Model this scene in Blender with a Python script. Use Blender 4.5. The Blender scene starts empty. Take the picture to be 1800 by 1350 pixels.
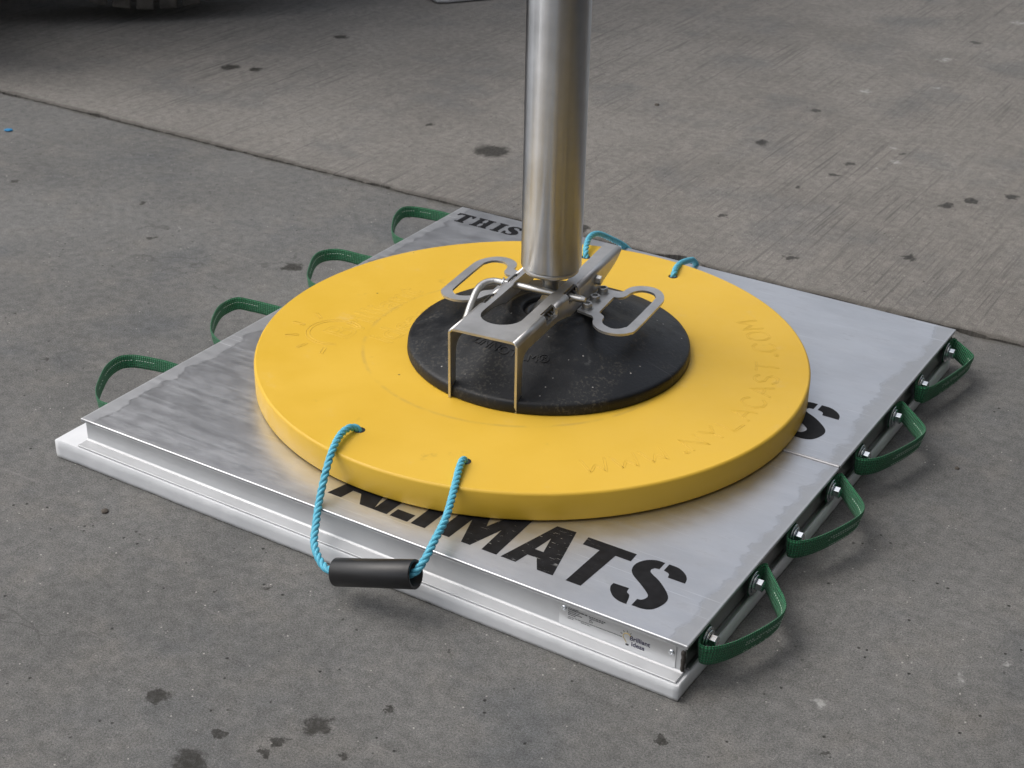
import bpy, bmesh, math, random
from mathutils import Vector, Matrix, noise
from mathutils.geometry import tessellate_polygon
random.seed(7)
PI = math.pi
sc = bpy.context.scene
col = sc.collection

# ------------------------------------------------------------------ camera
cd = bpy.data.cameras.new('camera'); cam = bpy.data.objects.new('camera', cd); col.objects.link(cam)
PITCH, ROLL, YAW = 0.4896, 0.0187, 2.1182
CAM = Vector((1.266, -2.1451, 1.3833))
F = Vector((math.cos(YAW)*math.cos(PITCH), math.sin(YAW)*math.cos(PITCH), -math.sin(PITCH)))
R0 = Vector((math.sin(YAW), -math.cos(YAW), 0)); U0 = R0.cross(F)
RR = R0*math.cos(ROLL) + U0*math.sin(ROLL); UU = U0*math.cos(ROLL) - R0*math.sin(ROLL)
M4 = Matrix((RR, UU, -F)).transposed().to_4x4(); M4.translation = CAM
cam.matrix_world = M4
cd.sensor_width = 36; cd.lens = 2695.6/1800*36; cd.clip_end = 400; cd.clip_start = .05
cd.dof.use_dof = True; cd.dof.focus_distance = 2.45; cd.dof.aperture_fstop = 14
sc.camera = cam

# ------------------------------------------------------------------ light
SUN_DIR = Vector((-.60, -.22, .95)).normalized()      # towards the sun
elev = math.asin(SUN_DIR.z); azim = math.atan2(SUN_DIR.x, SUN_DIR.y)
w = bpy.data.worlds.new('World'); sc.world = w; w.use_nodes = True
nt = w.node_tree; nt.nodes.clear()
sky = nt.nodes.new('ShaderNodeTexSky'); sky.sky_type = 'NISHITA'; sky.sun_disc = False
sky.sun_elevation = elev; sky.sun_rotation = azim; sky.air_density = 1.0; sky.dust_density = 5.0; sky.ozone_density = 1.0
hs = nt.nodes.new('ShaderNodeHueSaturation'); hs.inputs['Saturation'].default_value = .38
bg = nt.nodes.new('ShaderNodeBackground'); bg.inputs['Strength'].default_value = .15
wo = nt.nodes.new('ShaderNodeOutputWorld')
nt.links.new(sky.outputs[0], hs.inputs['Color']); nt.links.new(hs.outputs[0], bg.inputs[0]); nt.links.new(bg.outputs[0], wo.inputs[0])
sd = bpy.data.lights.new('sun', 'SUN'); sd.energy = .6; sd.angle = math.radians(80); sd.color = (1, .97, .93)
sun = bpy.data.objects.new('sun', sd); col.objects.link(sun)
sun.rotation_euler = (-SUN_DIR).to_track_quat('-Z', 'Y').to_euler()
sc.view_settings.view_transform = 'Standard'; sc.view_settings.look = 'None'
sc.view_settings.exposure = 0.25; sc.view_settings.gamma = 1; sc.view_settings.use_curve_mapping = False
sc.cycles.max_bounces = 8

# ------------------------------------------------------------------ materials
class NT:
    """small node-graph helper"""
    def __init__(s, name):
        s.m = bpy.data.materials.new(name); s.m.use_nodes = True; s.t = s.m.node_tree
        s.b = s.t.nodes['Principled BSDF']; s.out = s.t.nodes['Material Output']
        s.tc = s.n('ShaderNodeTexCoord'); s.obj = s.tc.outputs['Object']; s.uv = s.tc.outputs['UV']
    def n(s, k): return s.t.nodes.new(k)
    def set(s, inp, v):
        if hasattr(v, 'is_output') or isinstance(v, bpy.types.NodeSocket): s.t.links.new(v, inp)
        else: inp.default_value = v
    def mapping(s, v, scale=(1,1,1), rot=(0,0,0), loc=(0,0,0)):
        n = s.n('ShaderNodeMapping'); s.set(n.inputs[0], v); n.inputs['Scale'].default_value = scale
        n.inputs['Rotation'].default_value = rot; n.inputs['Location'].default_value = loc; return n.outputs[0]
    def noise(s, v, scale, detail=3, rough=.5, col=False, dist=0):
        n = s.n('ShaderNodeTexNoise'); s.set(n.inputs['Vector'], v); n.inputs['Scale'].default_value = scale
        n.inputs['Detail'].default_value = detail; n.inputs['Roughness'].default_value = rough
        n.inputs['Distortion'].default_value = dist
        return n.outputs['Color' if col else 'Fac']
    def voro(s, v, scale, feat='F1'):
        n = s.n('ShaderNodeTexVoronoi'); n.feature = feat; s.set(n.inputs['Vector'], v); n.inputs['Scale'].default_value = scale
        return n.outputs['Distance']
    def ramp(s, f, a, b, lo=0., hi=1., smooth=True):
        n = s.n('ShaderNodeMapRange'); n.interpolation_type = 'SMOOTHSTEP' if smooth else 'LINEAR'
        s.set(n.inputs[0], f); n.inputs[1].default_value = a; n.inputs[2].default_value = b
        n.inputs[3].default_value = lo; n.inputs[4].default_value = hi; return n.outputs[0]
    def math(s, op, a, b=0., c=None):
        n = s.n('ShaderNodeMath'); n.operation = op; s.set(n.inputs[0], a); s.set(n.inputs[1], b)
        if c is not None: s.set(n.inputs[2], c)
        return n.outputs[0]
    def vmath(s, op, a, b=(0,0,0)):
        n = s.n('ShaderNodeVectorMath'); n.operation = op; s.set(n.inputs[0], a); s.set(n.inputs[1], b)
        return n.outputs['Value'] if op in ('LENGTH','DISTANCE','DOT_PRODUCT') else n.outputs[0]
    def mix(s, f, a, b, mode='MIX'):
        n = s.n('ShaderNodeMix'); n.data_type = 'RGBA'; n.blend_type = mode
        s.set(n.inputs[0], f)
        s.set(n.inputs[6], (*a, 1) if isinstance(a, tuple) and len(a) == 3 else a)
        s.set(n.inputs[7], (*b, 1) if isinstance(b, tuple) and len(b) == 3 else b); return n.outputs[2]
    def xyz(s, v):
        n = s.n('ShaderNodeSeparateXYZ'); s.set(n.inputs[0], v); return n.outputs
    def cxyz(s, x, y, z):
        n = s.n('ShaderNodeCombineXYZ'); s.set(n.inputs[0], x); s.set(n.inputs[1], y); s.set(n.inputs[2], z); return n.outputs[0]
    def bump(s, h, strength=.3, dist=.001, nrm=None):
        n = s.n('ShaderNodeBump'); n.inputs['Strength'].default_value = strength; n.inputs['Distance'].default_value = dist
        s.set(n.inputs['Height'], h)
        if nrm is not None: s.set(n.inputs['Normal'], nrm)
        return n.outputs[0]
    def pr(s, color=None, rough=None, metal=None, normal=None, **k):
        if color is not None: s.set(s.b.inputs['Base Color'], (*color, 1) if isinstance(color, tuple) and len(color) == 3 else color)
        if rough is not None: s.set(s.b.inputs['Roughness'], rough)
        if metal is not None: s.set(s.b.inputs['Metallic'], metal)
        if normal is not None: s.set(s.b.inputs['Normal'], normal)
        for a, v in k.items(): s.set(s.b.inputs[a.replace('_', ' ')], v)
        return s.m

STAINS = [(-0.832,1.171,.05),(0.213,-0.903,.020),(0.117,-1.05,.025),(-0.009,-0.979,.015),(-0.782,0.27,.024),(-1.331,0.368,.008),(-1.161,0.219,.013),(0.319,1.469,.020),(0.344,1.1,.016),(0.362,1.541,.021),(0.437,1.626,.020),(-0.047,-0.705,.007),(0.188,-0.985,.008),(0.192,-0.955,.010),(0.114,-0.99,.008),(0.276,-0.929,.007),(0.272,-0.828,.006),(-1.846,1.833,.026),(-1.915,1.361,.03),(-1.84,1.385,.02),(-0.258,1.651,.024),(-1.091,1.252,.012),(-0.239,1.998,.015),(0.814,-0.59,.006),(0.007,1.624,.014),(0.0,1.52,.012),(-0.037,1.379,.012),(-0.075,3.001,.018),(0.615,-0.679,.008),(-0.641,0.756,.012),(0.1,1.785,.012),(-0.117,1.091,.010),(-0.46,.86,.022),(-.36,.83,.018),(.12,.95,.014),(-1.7,.3,.012),(-.9,-.35,.010),(.9,.5,.012)]
CHALK = [(0.104,1.706,.016),(0.058,1.812,.02),(-0.191,2.265,.02),(-0.098,2.739,.03),(-0.021,2.419,.015),(-0.028,3.346,.04),(0.075,1.633,.012),(0.961,-0.259,.006),(0.915,-0.327,.01),(0.766,-0.49,.018)]

def concrete(name, base, warm, streaks):
    g = NT(name); P = g.obj
    P2 = g.vmath('MULTIPLY', P, (1,1,0))
    big = g.noise(P2, 1.6, 5, .6); mid = g.noise(P2, 9, 5, .65); fine = g.noise(P2, 330, 4, .8); grit = g.noise(P2, 760, 2, .8); mot = g.noise(g.mapping(P2, loc=(2,8,0)), 48, 5, .7)
    c = g.mix(g.ramp(big, .3, .7), tuple(x*.86 for x in base), tuple(x*1.12 for x in base))
    c = g.mix(g.ramp(mid, .45, .72, 0, .55), c, warm)
    c = g.mix(g.ramp(g.noise(g.mapping(P2, loc=(4,9,0)), 3.1, 5, .6), .50, .72, 0, .6), c, (base[0]*.66, base[1]*.71, base[2]*.78))
    c = g.mix(1.0, c, g.mix(g.ramp(fine, .34, .66, 0, 1, False), (.62,.62,.62), (1.45,1.44,1.42)), 'MULTIPLY')
    c = g.mix(1.0, c, g.mix(g.ramp(grit, .34, .66, 0, 1, False), (.62,.62,.62), (1.40,1.40,1.40)), 'MULTIPLY')
    c = g.mix(1.0, c, g.mix(g.ramp(mot, .33, .67, 0, 1, False), (.80,.80,.79), (1.20,1.19,1.18)), 'MULTIPLY')
    # aggregate: pale flecks, sand grains and dark pits
    v1 = g.voro(P2, 55); k1 = g.noise(P2, 21, 2)
    c = g.mix(g.math('MULTIPLY', g.ramp(v1, .05, .10, .8, 0), g.ramp(k1, .48, .56)), c, (.55,.53,.49))
    v2 = g.voro(g.mapping(P2, loc=(3.3,1.7,0)), 42); k2 = g.noise(g.mapping(P2, loc=(7,3,0)), 13, 2)
    pit = g.math('MULTIPLY', g.ramp(v2, .06, .13, .85, 0), g.ramp(k2, .50, .58))
    c = g.mix(pit, c, (.03,.03,.028))
    v3 = g.voro(g.mapping(P2, loc=(1.3,5.7,0)), 150); k3 = g.noise(P2, 35, 2)
    c = g.mix(g.math('MULTIPLY', g.ramp(v3, .10, .22, .6, 0), g.ramp(k3, .38, .5)), c, (.07,.068,.063))
    h = g.math('ADD', g.math('MULTIPLY', fine, .6), g.math('MULTIPLY', grit, .5))
    h = g.math('SUBTRACT', h, g.math('MULTIPLY', pit, 1.2))
    if streaks:   # broom strokes running along y
        S = g.mapping(P2, (150, 3.0, 1), rot=(0,0,.05)); s1 = g.noise(S, 1, 5, .7)
        S2 = g.mapping(P2, (30, .9, 1), rot=(0,0,-.02)); s2 = g.noise(S2, 1, 3, .55)
        sm = g.ramp(g.noise(P2, 1.1, 3), .35, .6)
        c = g.mix(g.math('MULTIPLY', g.ramp(s1, .53, .61, 0, .9), sm), c, (base[0]*.6, base[1]*.6, base[2]*.6))
        c = g.mix(g.ramp(s2, .5, .7, 0, .22), c, (base[0]*1.3, base[1]*1.26, base[2]*1.2))
        h = g.math('ADD', h, g.math('MULTIPLY', s1, .9))
    else:         # swirl scratches
        sc1 = g.noise(g.mapping(P2, (3, 70, 1), rot=(0,0,.8)), 1, 3, .6); 
        c = g.mix(g.math('MULTIPLY', g.ramp(sc1, .62, .72, 0, .35), g.ramp(mid, .45, .6)), c, (.30,.29,.28))
        wv = g.voro(g.mapping(g.vmath('ADD', P2, g.vmath('SCALE', g.noise(P2, 2.3, 4, col=True), (0,0,0))), loc=(.35,.1,0)), 1.1, 'DISTANCE_TO_EDGE')
        hair = g.math('MULTIPLY', g.ramp(g.math('ADD', wv, g.math('MULTIPLY', g.math('SUBTRACT', mid, .5), .05)), -.0002, .0016, .3, 0), g.ramp(g.noise(g.mapping(P2, loc=(2,2,0)), 1.4, 2), .5, .6))
        c = g.mix(hair, c, (.05,.048,.045))
    # oil spots
    wob = g.vmath('SUBTRACT', g.noise(P2, 38, 4, .65, col=True), (.5,.5,.5)); sv = g.n('ShaderNodeVectorMath'); sv.operation = 'SCALE'
    g.set(sv.inputs[0], wob); sv.inputs['Scale'].default_value = .06
    Q = g.vmath('MULTIPLY', g.vmath('ADD', P2, sv.outputs[0]), (1,1,0))
    acc = None
    for x, y, r in STAINS:
        if streaks != (y > .79): continue
        d = g.vmath('DISTANCE', Q, (x, y, 0)); f = g.ramp(d, r*.7, r*1.12, 1, 0)
        acc = f if acc is None else g.math('MAXIMUM', acc, f)
    mott = g.ramp(g.noise(P2, 130, 3, .7), .3, .6, .62, .93)
    spv = g.n('ShaderNodeTexVoronoi'); spv.inputs['Scale'].default_value = 5.5; g.set(spv.inputs['Vector'], Q)
    cellr = g.xyz(spv.outputs['Color'])
    spot = g.math('MULTIPLY', g.ramp(g.math('SUBTRACT', spv.outputs['Distance'], g.math('MULTIPLY', cellr[0], .07)), -.012, .012, 1, 0), g.ramp(cellr[1], .62, .66))
    acc = g.math('MAXIMUM', acc, g.math('MULTIPLY', spot, g.ramp(cellr[2], 0, 1, .15, .75)))
    stain = g.math('MULTIPLY', acc, mott)
    c = g.mix(stain, c, (.024,.022,.018))
    acc = None
    for x, y, r in CHALK:
        if streaks != (y > .79): continue
        d = g.vmath('DISTANCE', g.vmath('MULTIPLY', Q, (1,1,0)), (x, y, 0)); f = g.ramp(d, r*.2, r, 1, 0)
        acc = f if acc is None else g.math('MAXIMUM', acc, f)
    c = g.mix(g.math('MULTIPLY', acc, g.ramp(g.noise(P2, 60, 3), .35, .6, 0, .65)), c, (.5,.5,.48))
    # dirt gathered along the joint
    y = g.xyz(P2)[1]
    jd = g.math('ABSOLUTE', g.math('SUBTRACT', y, .79))
    jm = g.ramp(g.math('SUBTRACT', jd, g.math('MULTIPLY', g.math('SUBTRACT', mid, .35), .05)), .0, .018, .6, 0)
    c = g.mix(jm, c, (.075,.068,.058))
    return g.pr(c, g.ramp(stain, 0, 1, .86, .55), 0, g.bump(h, 1.0, .0020), Specular_IOR_Level=.3)

M = {}
M['near'] = concrete('cool_grey_concrete', (.156,.156,.153), (.198,.190,.177), False)
M['far'] = concrete('warm_grey_broomed_concrete', (.212,.202,.189), (.258,.242,.224), True)
def simple(name, color, rough, metal=0, bump=0, bscale=200, var=0, **k):
    g = NT(name); c = color
    if var: c = g.mix(g.ramp(g.noise(g.obj, 14, 4, .6), .3, .7), tuple(x*(1-var) for x in color), tuple(min(1, x*(1+var)) for x in color))
    nrm = g.bump(g.noise(g.obj, bscale, 3, .6), bump, .0008) if bump else None
    return g.pr(c, rough, metal, nrm, **k)
M['dirt'] = simple('joint_dirt', (.022,.02,.017), .95, 0, 1, 300, .4)

def aluminium_top(name, x0, x1, base=(.64,.65,.67)):
    g = NT(name); P = g.obj; X = g.xyz(P)
    st = g.noise(g.mapping(P, (1.6, 110, 1)), 1, 4, .6)          # mill lines along the sheet
    st2 = g.noise(g.mapping(P, (5, 420, 1)), 1, 2, .6)
    bl = g.noise(g.mapping(P, (1, 2.6, 1), rot=(0,0,.25)), 4.5, 7, .68); sm = g.noise(g.mapping(P, (1,2,1), loc=(5,2,0)), 22, 6, .72)
    c = g.mix(g.ramp(bl, .3, .72), tuple(x*.93 for x in base), tuple(x*1.08 for x in base))
    c = g.mix(g.ramp(sm, .56, .74, 0, .35), c, tuple(x*.72 for x in base))
    # heat and oxide bands beside the welded ends
    dx = g.math('MINIMUM', g.math('SUBTRACT', X[0], x0), g.math('SUBTRACT', x1, X[0]))
    wob = g.math('ADD', g.math('MULTIPLY', g.math('SUBTRACT', g.noise(g.mapping(P, (.6,1,1)), 17, 5, .6), .5), .075), g.math('MULTIPLY', g.math('SUBTRACT', g.noise(P, 3, 2), .5), .05))
    e = g.math('ADD', dx, wob)
    band = g.ramp(e, .022, .028, 1, 0)
    line = g.math('MULTIPLY', g.ramp(g.math('ABSOLUTE', g.math('SUBTRACT', e, .028)), 0, .005, 1, 0), g.ramp(bl, .4, .6, .2, 1))
    c = g.mix(g.math('MULTIPLY', band, .42), c, (.30,.31,.315))
    c = g.mix(g.math('MULTIPLY', line, .35), c, (.24,.245,.25))
    c = g.mix(g.ramp(g.math('MINIMUM', dx, 1.), 0, .006, .6, 0), c, (.72,.73,.74))
    # fine pale scratches
    for k, (rz, sx, sy, lo) in enumerate([(.5, 4, 260, .69), (-.9, 3, 300, .70), (1.3, 5, 240, .70)]):
        s = g.noise(g.mapping(P, (sx, sy, 1), rot=(0,0,rz), loc=(k*3,1,0)), 1, 2, .5)
        c = g.mix(g.math('MULTIPLY', g.ramp(s, lo-.02, lo+.02, 0, .75), g.ramp(g.noise(P, 6+k, 2), .5, .6)), c, (.82,.83,.85))
    r = g.math('ADD', g.ramp(st, .3, .7, .33, .38), g.ramp(sm, .3, .75, -.02, .07))
    r = g.math('ADD', r, g.math('MULTIPLY', band, .12))
    h = g.math('ADD', g.math('MULTIPLY', st, .25), g.math('ADD', g.math('MULTIPLY', st2, .25), g.math('MULTIPLY', bl, .12)))
    return g.pr(c, r, .93, g.bump(h, .25, .0007))
M['alu_top'] = aluminium_top('milled_aluminium_sheet', -.558, .599)
def alu(name, base, rough, stretch, str_bump=.12, dark=.8):
    g = NT(name); P = g.obj
    s = g.noise(g.mapping(P, stretch), 1, 3, .6); b = g.noise(P, 9, 4, .6)
    c = g.mix(g.ramp(b, .3, .7), tuple(x*dark for x in base), base)
    return g.pr(c, g.math('ADD', g.ramp(s, .3, .7, rough-.05, rough+.06), g.ramp(b, .3, .7, -.03, .05)), 1, g.bump(s, str_bump, .0005))
M['alu_front'] = alu('clean_extruded_aluminium', (.60,.61,.62), .52, (3, 250, 250), .05, .93); M['alu_front'].node_tree.nodes['Principled BSDF'].inputs['Metallic'].default_value = .6
M['bead'] = alu('rounded_seam_aluminium', (.46,.46,.47), .5, (3, 250, 250))
M['alu_side'] = alu('dull_channel_aluminium', (.42,.42,.42), .38, (250, 3, 60))
M['pole'] = alu('brushed_steel_tube', (.60,.62,.65), .38, (210, 210, .25), .22, .82)
_t = M['pole'].node_tree; _b = _t.nodes['Principled BSDF']; _b.inputs['Anisotropic'].default_value = 1.0
_tg = _t.nodes.new('ShaderNodeTangent'); _tg.direction_type = 'RADIAL'; _tg.axis = 'Z'; _t.links.new(_tg.outputs[0], _b.inputs['Tangent']); _b.inputs['Anisotropic Rotation'].default_value = 0.25
M['steel'] = simple('zinc_plated_steel', (.50,.50,.49), .42, 1, .35, 420, .14)
M['steel_b'] = simple('stainless_bracket_sheet', (.60,.595,.585), .46, 1, .3, 500, .12)
M['bright'] = simple('bright_zinc_bolt', (.68,.71,.74), .2, 1, .1, 200, .05)
M['dark_steel'] = simple('oily_dark_steel', (.09,.088,.085), .38, .9, .3, 300, .3)
M['corner_gap'] = simple('dark_corner_gap', (.10,.09,.08), .55, .7, 1, 120, .5)  # shade of the open corner gaps, put into a dark colour

def yellow():
    g = NT('yellow_cast_nylon'); P = g.obj
    big = g.noise(P, 3.2, 4, .55); sm = g.noise(g.mapping(P, loc=(3,0,0)), 17, 5, .65)
    c = g.mix(g.ramp(big, .3, .7), (.70,.43,.034), (.76,.48,.052))
    z = g.xyz(P)[2]; topm = g.ramp(z, .129, .1325)
    c = g.mix(g.math('MULTIPLY', g.ramp(sm, .60, .78, 0, .30), topm), c, (.72,.52,.24))       # dusty bloom
    c = g.mix(g.ramp(g.noise(g.mapping(P, loc=(9,4,2)), 11, 5, .7), .64, .76, 0, .35), c, (.34,.21,.035))  # handling dirt
    v = g.voro(P, 24); k = g.noise(P, 7, 2)
    c = g.mix(g.math('MULTIPLY', g.ramp(v, .03, .07, .8, 0), g.ramp(k, .58, .64)), c, (.12,.08,.02))
    # old scuff ring left by the foot pad
    d = g.vmath('DISTANCE', g.vmath('MULTIPLY', P, (1,1,0)), (-.012, -.008, 0))
    ring = g.ramp(g.math('ABSOLUTE', g.math('SUBTRACT', d, .292)), 0, .006, 1, 0)
    c = g.mix(g.math('MULTIPLY', g.math('MULTIPLY', ring, topm), g.ramp(sm, .35, .6, 0, .45)), c, (.46,.30,.07))
    s = g.noise(g.mapping(P, (6, 160, 1), rot=(0,0,.4)), 1, 3, .6)
    h = g.math('ADD', g.math('MULTIPLY', s, .25), g.math('MULTIPLY', big, 2))
    return g.pr(c, g.ramp(sm, .3, .75, .40, .56), 0, g.bump(h, .18, .0008), Specular_IOR_Level=.38)
M['yellow'] = yellow()
M['yellow_line'] = simple('yellow_nylon_engraving_lip', (.66,.415,.038), .5)

def rubber():
    g = NT('dusty_black_rubber'); P = g.obj
    b = g.noise(P, 9, 5, .65); f = g.noise(P, 160, 3, .7)
    c = g.mix(g.ramp(b, .35, .7), (.006,.007,.009), (.014,.016,.019))
    c = g.mix(g.math('MULTIPLY', g.ramp(f, .50, .66, 0, .7), g.ramp(b, .42, .6)), c, (.075,.07,.06))
    g1 = g.noise(g.mapping(P, (3, 90, 3), rot=(0,0,.7)), 1, 3, .6)
    c = g.mix(g.ramp(g1, .66, .74, 0, .35), c, (.10,.10,.10))
    v = g.voro(P, 48); k = g.noise(P, 17, 2)
    c = g.mix(g.math('MULTIPLY', g.ramp(v, .045, .09, .7, 0), g.ramp(k, .50, .58)), c, (.55,.53,.50))
    d = g.math('ABSOLUTE', g.math('SUBTRACT', g.vmath('DISTANCE', g.vmath('MULTIPLY', g.vmath('ADD', P, g.vmath('MULTIPLY', g.noise(P, 26, 3, col=True), (.03,.03,0))), (1,1,0)), (.155,-.062,0)), .018))
    c = g.mix(g.math('MULTIPLY', g.math('MULTIPLY', g.ramp(d, 0, .008, .45, 0), g.ramp(f, .35, .6)), g.ramp(g.xyz(P)[0], .150, .168)), c, (.16,.16,.155))
    return g.pr(c, g.ramp(b, .3, .7, .36, .6), 0, g.bump(g.math('ADD', f, g.math('MULTIPLY', b, 2)), .5, .001), Specular_IOR_Level=.36)
M['rubber'] = rubber()
M['rubber_mark'] = simple('raised_rubber_lettering', (.008,.009,.011), .42)
M['grip'] = simple('black_plastic_pipe', (.014,.014,.015), .36, 0, .35, 60, .3)
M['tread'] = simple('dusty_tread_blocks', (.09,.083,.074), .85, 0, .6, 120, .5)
M['tyre'] = simple('worn_tyre_rubber', (.10,.092,.082), .75, 0, .6, 120, .4)

def foam():
    g = NT('white_packing_foam'); P = g.obj
    n1 = g.noise(P, 150, 3, .6); n2 = g.noise(P, 14, 4, .6)
    c = g.mix(g.ramp(n2, .3, .75), (.68,.695,.71), (.75,.76,.775))
    z = g.xyz(P)[2]
    dirt = g.math('MULTIPLY', g.ramp(z, .0, .007, 1, 0), g.ramp(n1, .3, .6, .2, .7))
    c = g.mix(dirt, c, (.30,.28,.25))
    return g.pr(c, .7, 0, g.bump(g.math('ADD', n1, n2), .3, .001), Subsurface_Weight=.15, Subsurface_Radius=(.02,.02,.02), Subsurface_Scale=.5)
M['foam'] = foam()

def webbing():
    g = NT('green_woven_webbing'); uv = g.xyz(g.uv)          # u along strap (m), v across (0..1)
    wv = g.math('SINE', g.math('MULTIPLY', uv[0], 2*PI/.0042)); wu = g.math('SINE', g.math('MULTIPLY', uv[1], 2*PI*7))
    h = g.math('MULTIPLY', g.math('ADD', wv, 1.3), g.math('ADD', wu, 1.6))
    n = g.noise(g.obj, 240, 3, .7); b = g.noise(g.obj, 30, 3)
    c = g.mix(g.ramp(h, 0, 5), (.003,.065,.022), (.008,.25,.088))
    c = g.mix(g.ramp(n, .3, .75, 0, .5), c, (.018,.28,.11))
    c = g.mix(g.ramp(b, .5, .8, 0, .3), c, (.03,.09,.05))
    return g.pr(c, .62, 0, g.bump(g.math('ADD', h, n), .8, .0009), Sheen_Weight=.15)
M['web'] = webbing()
M['stitch'] = simple('pale_stitching_thread', (.55,.68,.58), .6)
def rope():
    g = NT('turquoise_polypropylene_rope'); uv = g.xyz(g.uv)
    f = g.noise(g.cxyz(g.math('MULTIPLY', uv[0], 60), g.math('MULTIPLY', uv[1], 26), 0.), 1, 3, .6)
    n = g.noise(g.obj, 300, 2, .6)
    c = g.mix(g.ramp(f, .3, .7), (.045,.34,.50), (.17,.60,.76))
    c = g.mix(g.ramp(n, .55, .8, 0, .4), c, (.42,.74,.84))
    return g.pr(c, .5, 0, g.bump(f, .9, .0006))
M['rope'] = rope()
def stencil(scuff):
    g = NT('stencilled_black_paint' + ('_scuffed' if scuff else '')); P = g.obj
    a = g.ramp(g.noise(P, 500, 2, .6), .84, .86, 0, 1)
    for k, (rz, sx, sy, lo) in enumerate([(.45, 22, 210, .64), (-.3, 26, 170, .66), (1.1, 30, 200, .65), (2.2, 30, 150, .66)]):
        s = g.noise(g.mapping(P, (sx, sy, 1), rot=(0,0,rz), loc=(k,2,0)), 1, 4, .7, dist=.8)
        cx = g.vmath('DISTANCE', P, (.285, -.465, 0.08)); m = g.ramp(cx, .02, .13 if scuff else .001, 1, .0)
        s2 = g.math('MULTIPLY', g.ramp(s, lo, lo+.02), m)
        a = g.math('MAXIMUM', a, g.math('MULTIPLY', s2, g.ramp(g.noise(P, 30+k*7, 2), .42, .5)))
    g.pr(g.mix(g.ramp(g.noise(P, 60, 3), .3, .8), (.005,.005,.006), (.013,.013,.015)), .6, 0, None, Specular_IOR_Level=.2)
    al = g.n('ShaderNodeBsdfPrincipled'); al.inputs['Base Color'].default_value = (.72,.71,.69,1); al.inputs['Metallic'].default_value = .9; al.inputs['Roughness'].default_value = .38
    mx = g.n('ShaderNodeMixShader'); g.set(mx.inputs[0], a if scuff else 0.0); g.t.links.new(g.b.outputs[0], mx.inputs[1]); g.t.links.new(al.outputs[0], mx.inputs[2])
    g.t.links.new(mx.outputs[0], g.out.inputs[0]); return g.m
M['ink_s'] = stencil(True); M['ink'] = stencil(False)
M['plate'] = simple('satin_rating_plate', (.72,.73,.74), .36, .85, 0)
M['print'] = simple('plate_print', (.035,.038,.045), .5)
M['print_navy'] = simple('navy_logo_print', (.028,.025,.07), .5)
M['print_gold'] = simple('gold_logo_print', (.62,.45,.06), .5)
M['paint_y'] = simple('yellow_machine_paint', (.62,.36,.02), .4, 0, .1, 30, .08)
M['paint_d'] = simple('dark_machine_paint', (.025,.025,.026), .5, 0, .2, 30, .3)
M['paint_w'] = simple('off_white_body_paint', (.30,.31,.32), .35, 0, .1, 20, .06)
M['stone'] = simple('brown_grit', (.10,.085,.07), .9, 0, 1, 300, .4)
M['blue'] = simple('blue_scrap', (.02,.22,.45), .5)

# ------------------------------------------------------------------ mesh helpers
class MB:
    def __init__(s): s.v = []; s.f = []; s.uv = {}; s.sm = []
    def add(s, vs, fs, uvs=None, smooth=False):
        o = len(s.v); s.v += [Vector(v) for v in vs]
        for i, f in enumerate(fs):
            if uvs: s.uv[len(s.f)] = uvs[i]
            s.sm.append(smooth); s.f.append([a+o for a in f])
    def build(s, name, mat, parent=None, merge=False, bevel=0, seg=2, sub=0, angle=35, auto=True):
        me = bpy.data.meshes.new(name); me.from_pydata([tuple(v) for v in s.v], [], s.f)
        if s.uv:
            l = me.uv_layers.new(name='UVMap')
            for i, p in enumerate(me.polygons):
                if i in s.uv:
                    for k, li in enumerate(p.loop_indices): l.data[li].uv = s.uv[i][k]
        for i, p in enumerate(me.polygons): p.use_smooth = s.sm[i]
        b = bmesh.new(); b.from_mesh(me)
        if merge: bmesh.ops.remove_doubles(b, verts=b.verts, dist=1e-5)
        bmesh.ops.recalc_face_normals(b, faces=b.faces)
        if bevel:
            es = [e for e in b.edges if len(e.link_faces) == 2 and e.calc_face_angle(0) > math.radians(angle)]
            bmesh.ops.bevel(b, geom=es, offset=bevel, segments=seg, profile=.5, affect='EDGES', clamp_overlap=True)
        b.to_mesh(me); b.free()
        me.materials.append(mat); o = bpy.data.objects.new(name, me); col.objects.link(o)
        if parent: o.parent = parent
        return o
def box(m, x0, x1, y0, y1, z0, z1, T=None):
    vs = [Vector((x, y, z)) for z in (z0, z1) for y in (y0, y1) for x in (x0, x1)]
    if T: vs = [T @ v for v in vs]
    m.add(vs, [(0,2,3,1),(4,5,7,6),(0,1,5,4),(2,6,7,3),(0,4,6,2),(1,3,7,5)])
def prism(m, loops, z0, z1, T=None, fn=None):
    """extruded polygon with holes; loops of (x,y); fn(x,y,z)->Vector optional"""
    L = [[Vector((x, y, 0)) for x, y in lp] for lp in loops]
    tris = tessellate_polygon(L); flat = [v for lp in L for v in lp]; n = len(flat)
    g = (lambda v, z: fn(v.x, v.y, z)) if fn else (lambda v, z: (T @ Vector((v.x, v.y, z))) if T else Vector((v.x, v.y, z)))
    vs = [g(v, z0) for v in flat] + [g(v, z1) for v in flat]
    fs = [(a, b, c) for a, b, c in tris] + [(a+n, c+n, b+n) for a, b, c in tris]
    o = 0
    for lp in L:
        k = len(lp)
        for i in range(k): j = (i+1) % k; fs.append((o+i, o+j, o+j+n, o+i+n))
        o += k
    m.add(vs, fs)
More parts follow.
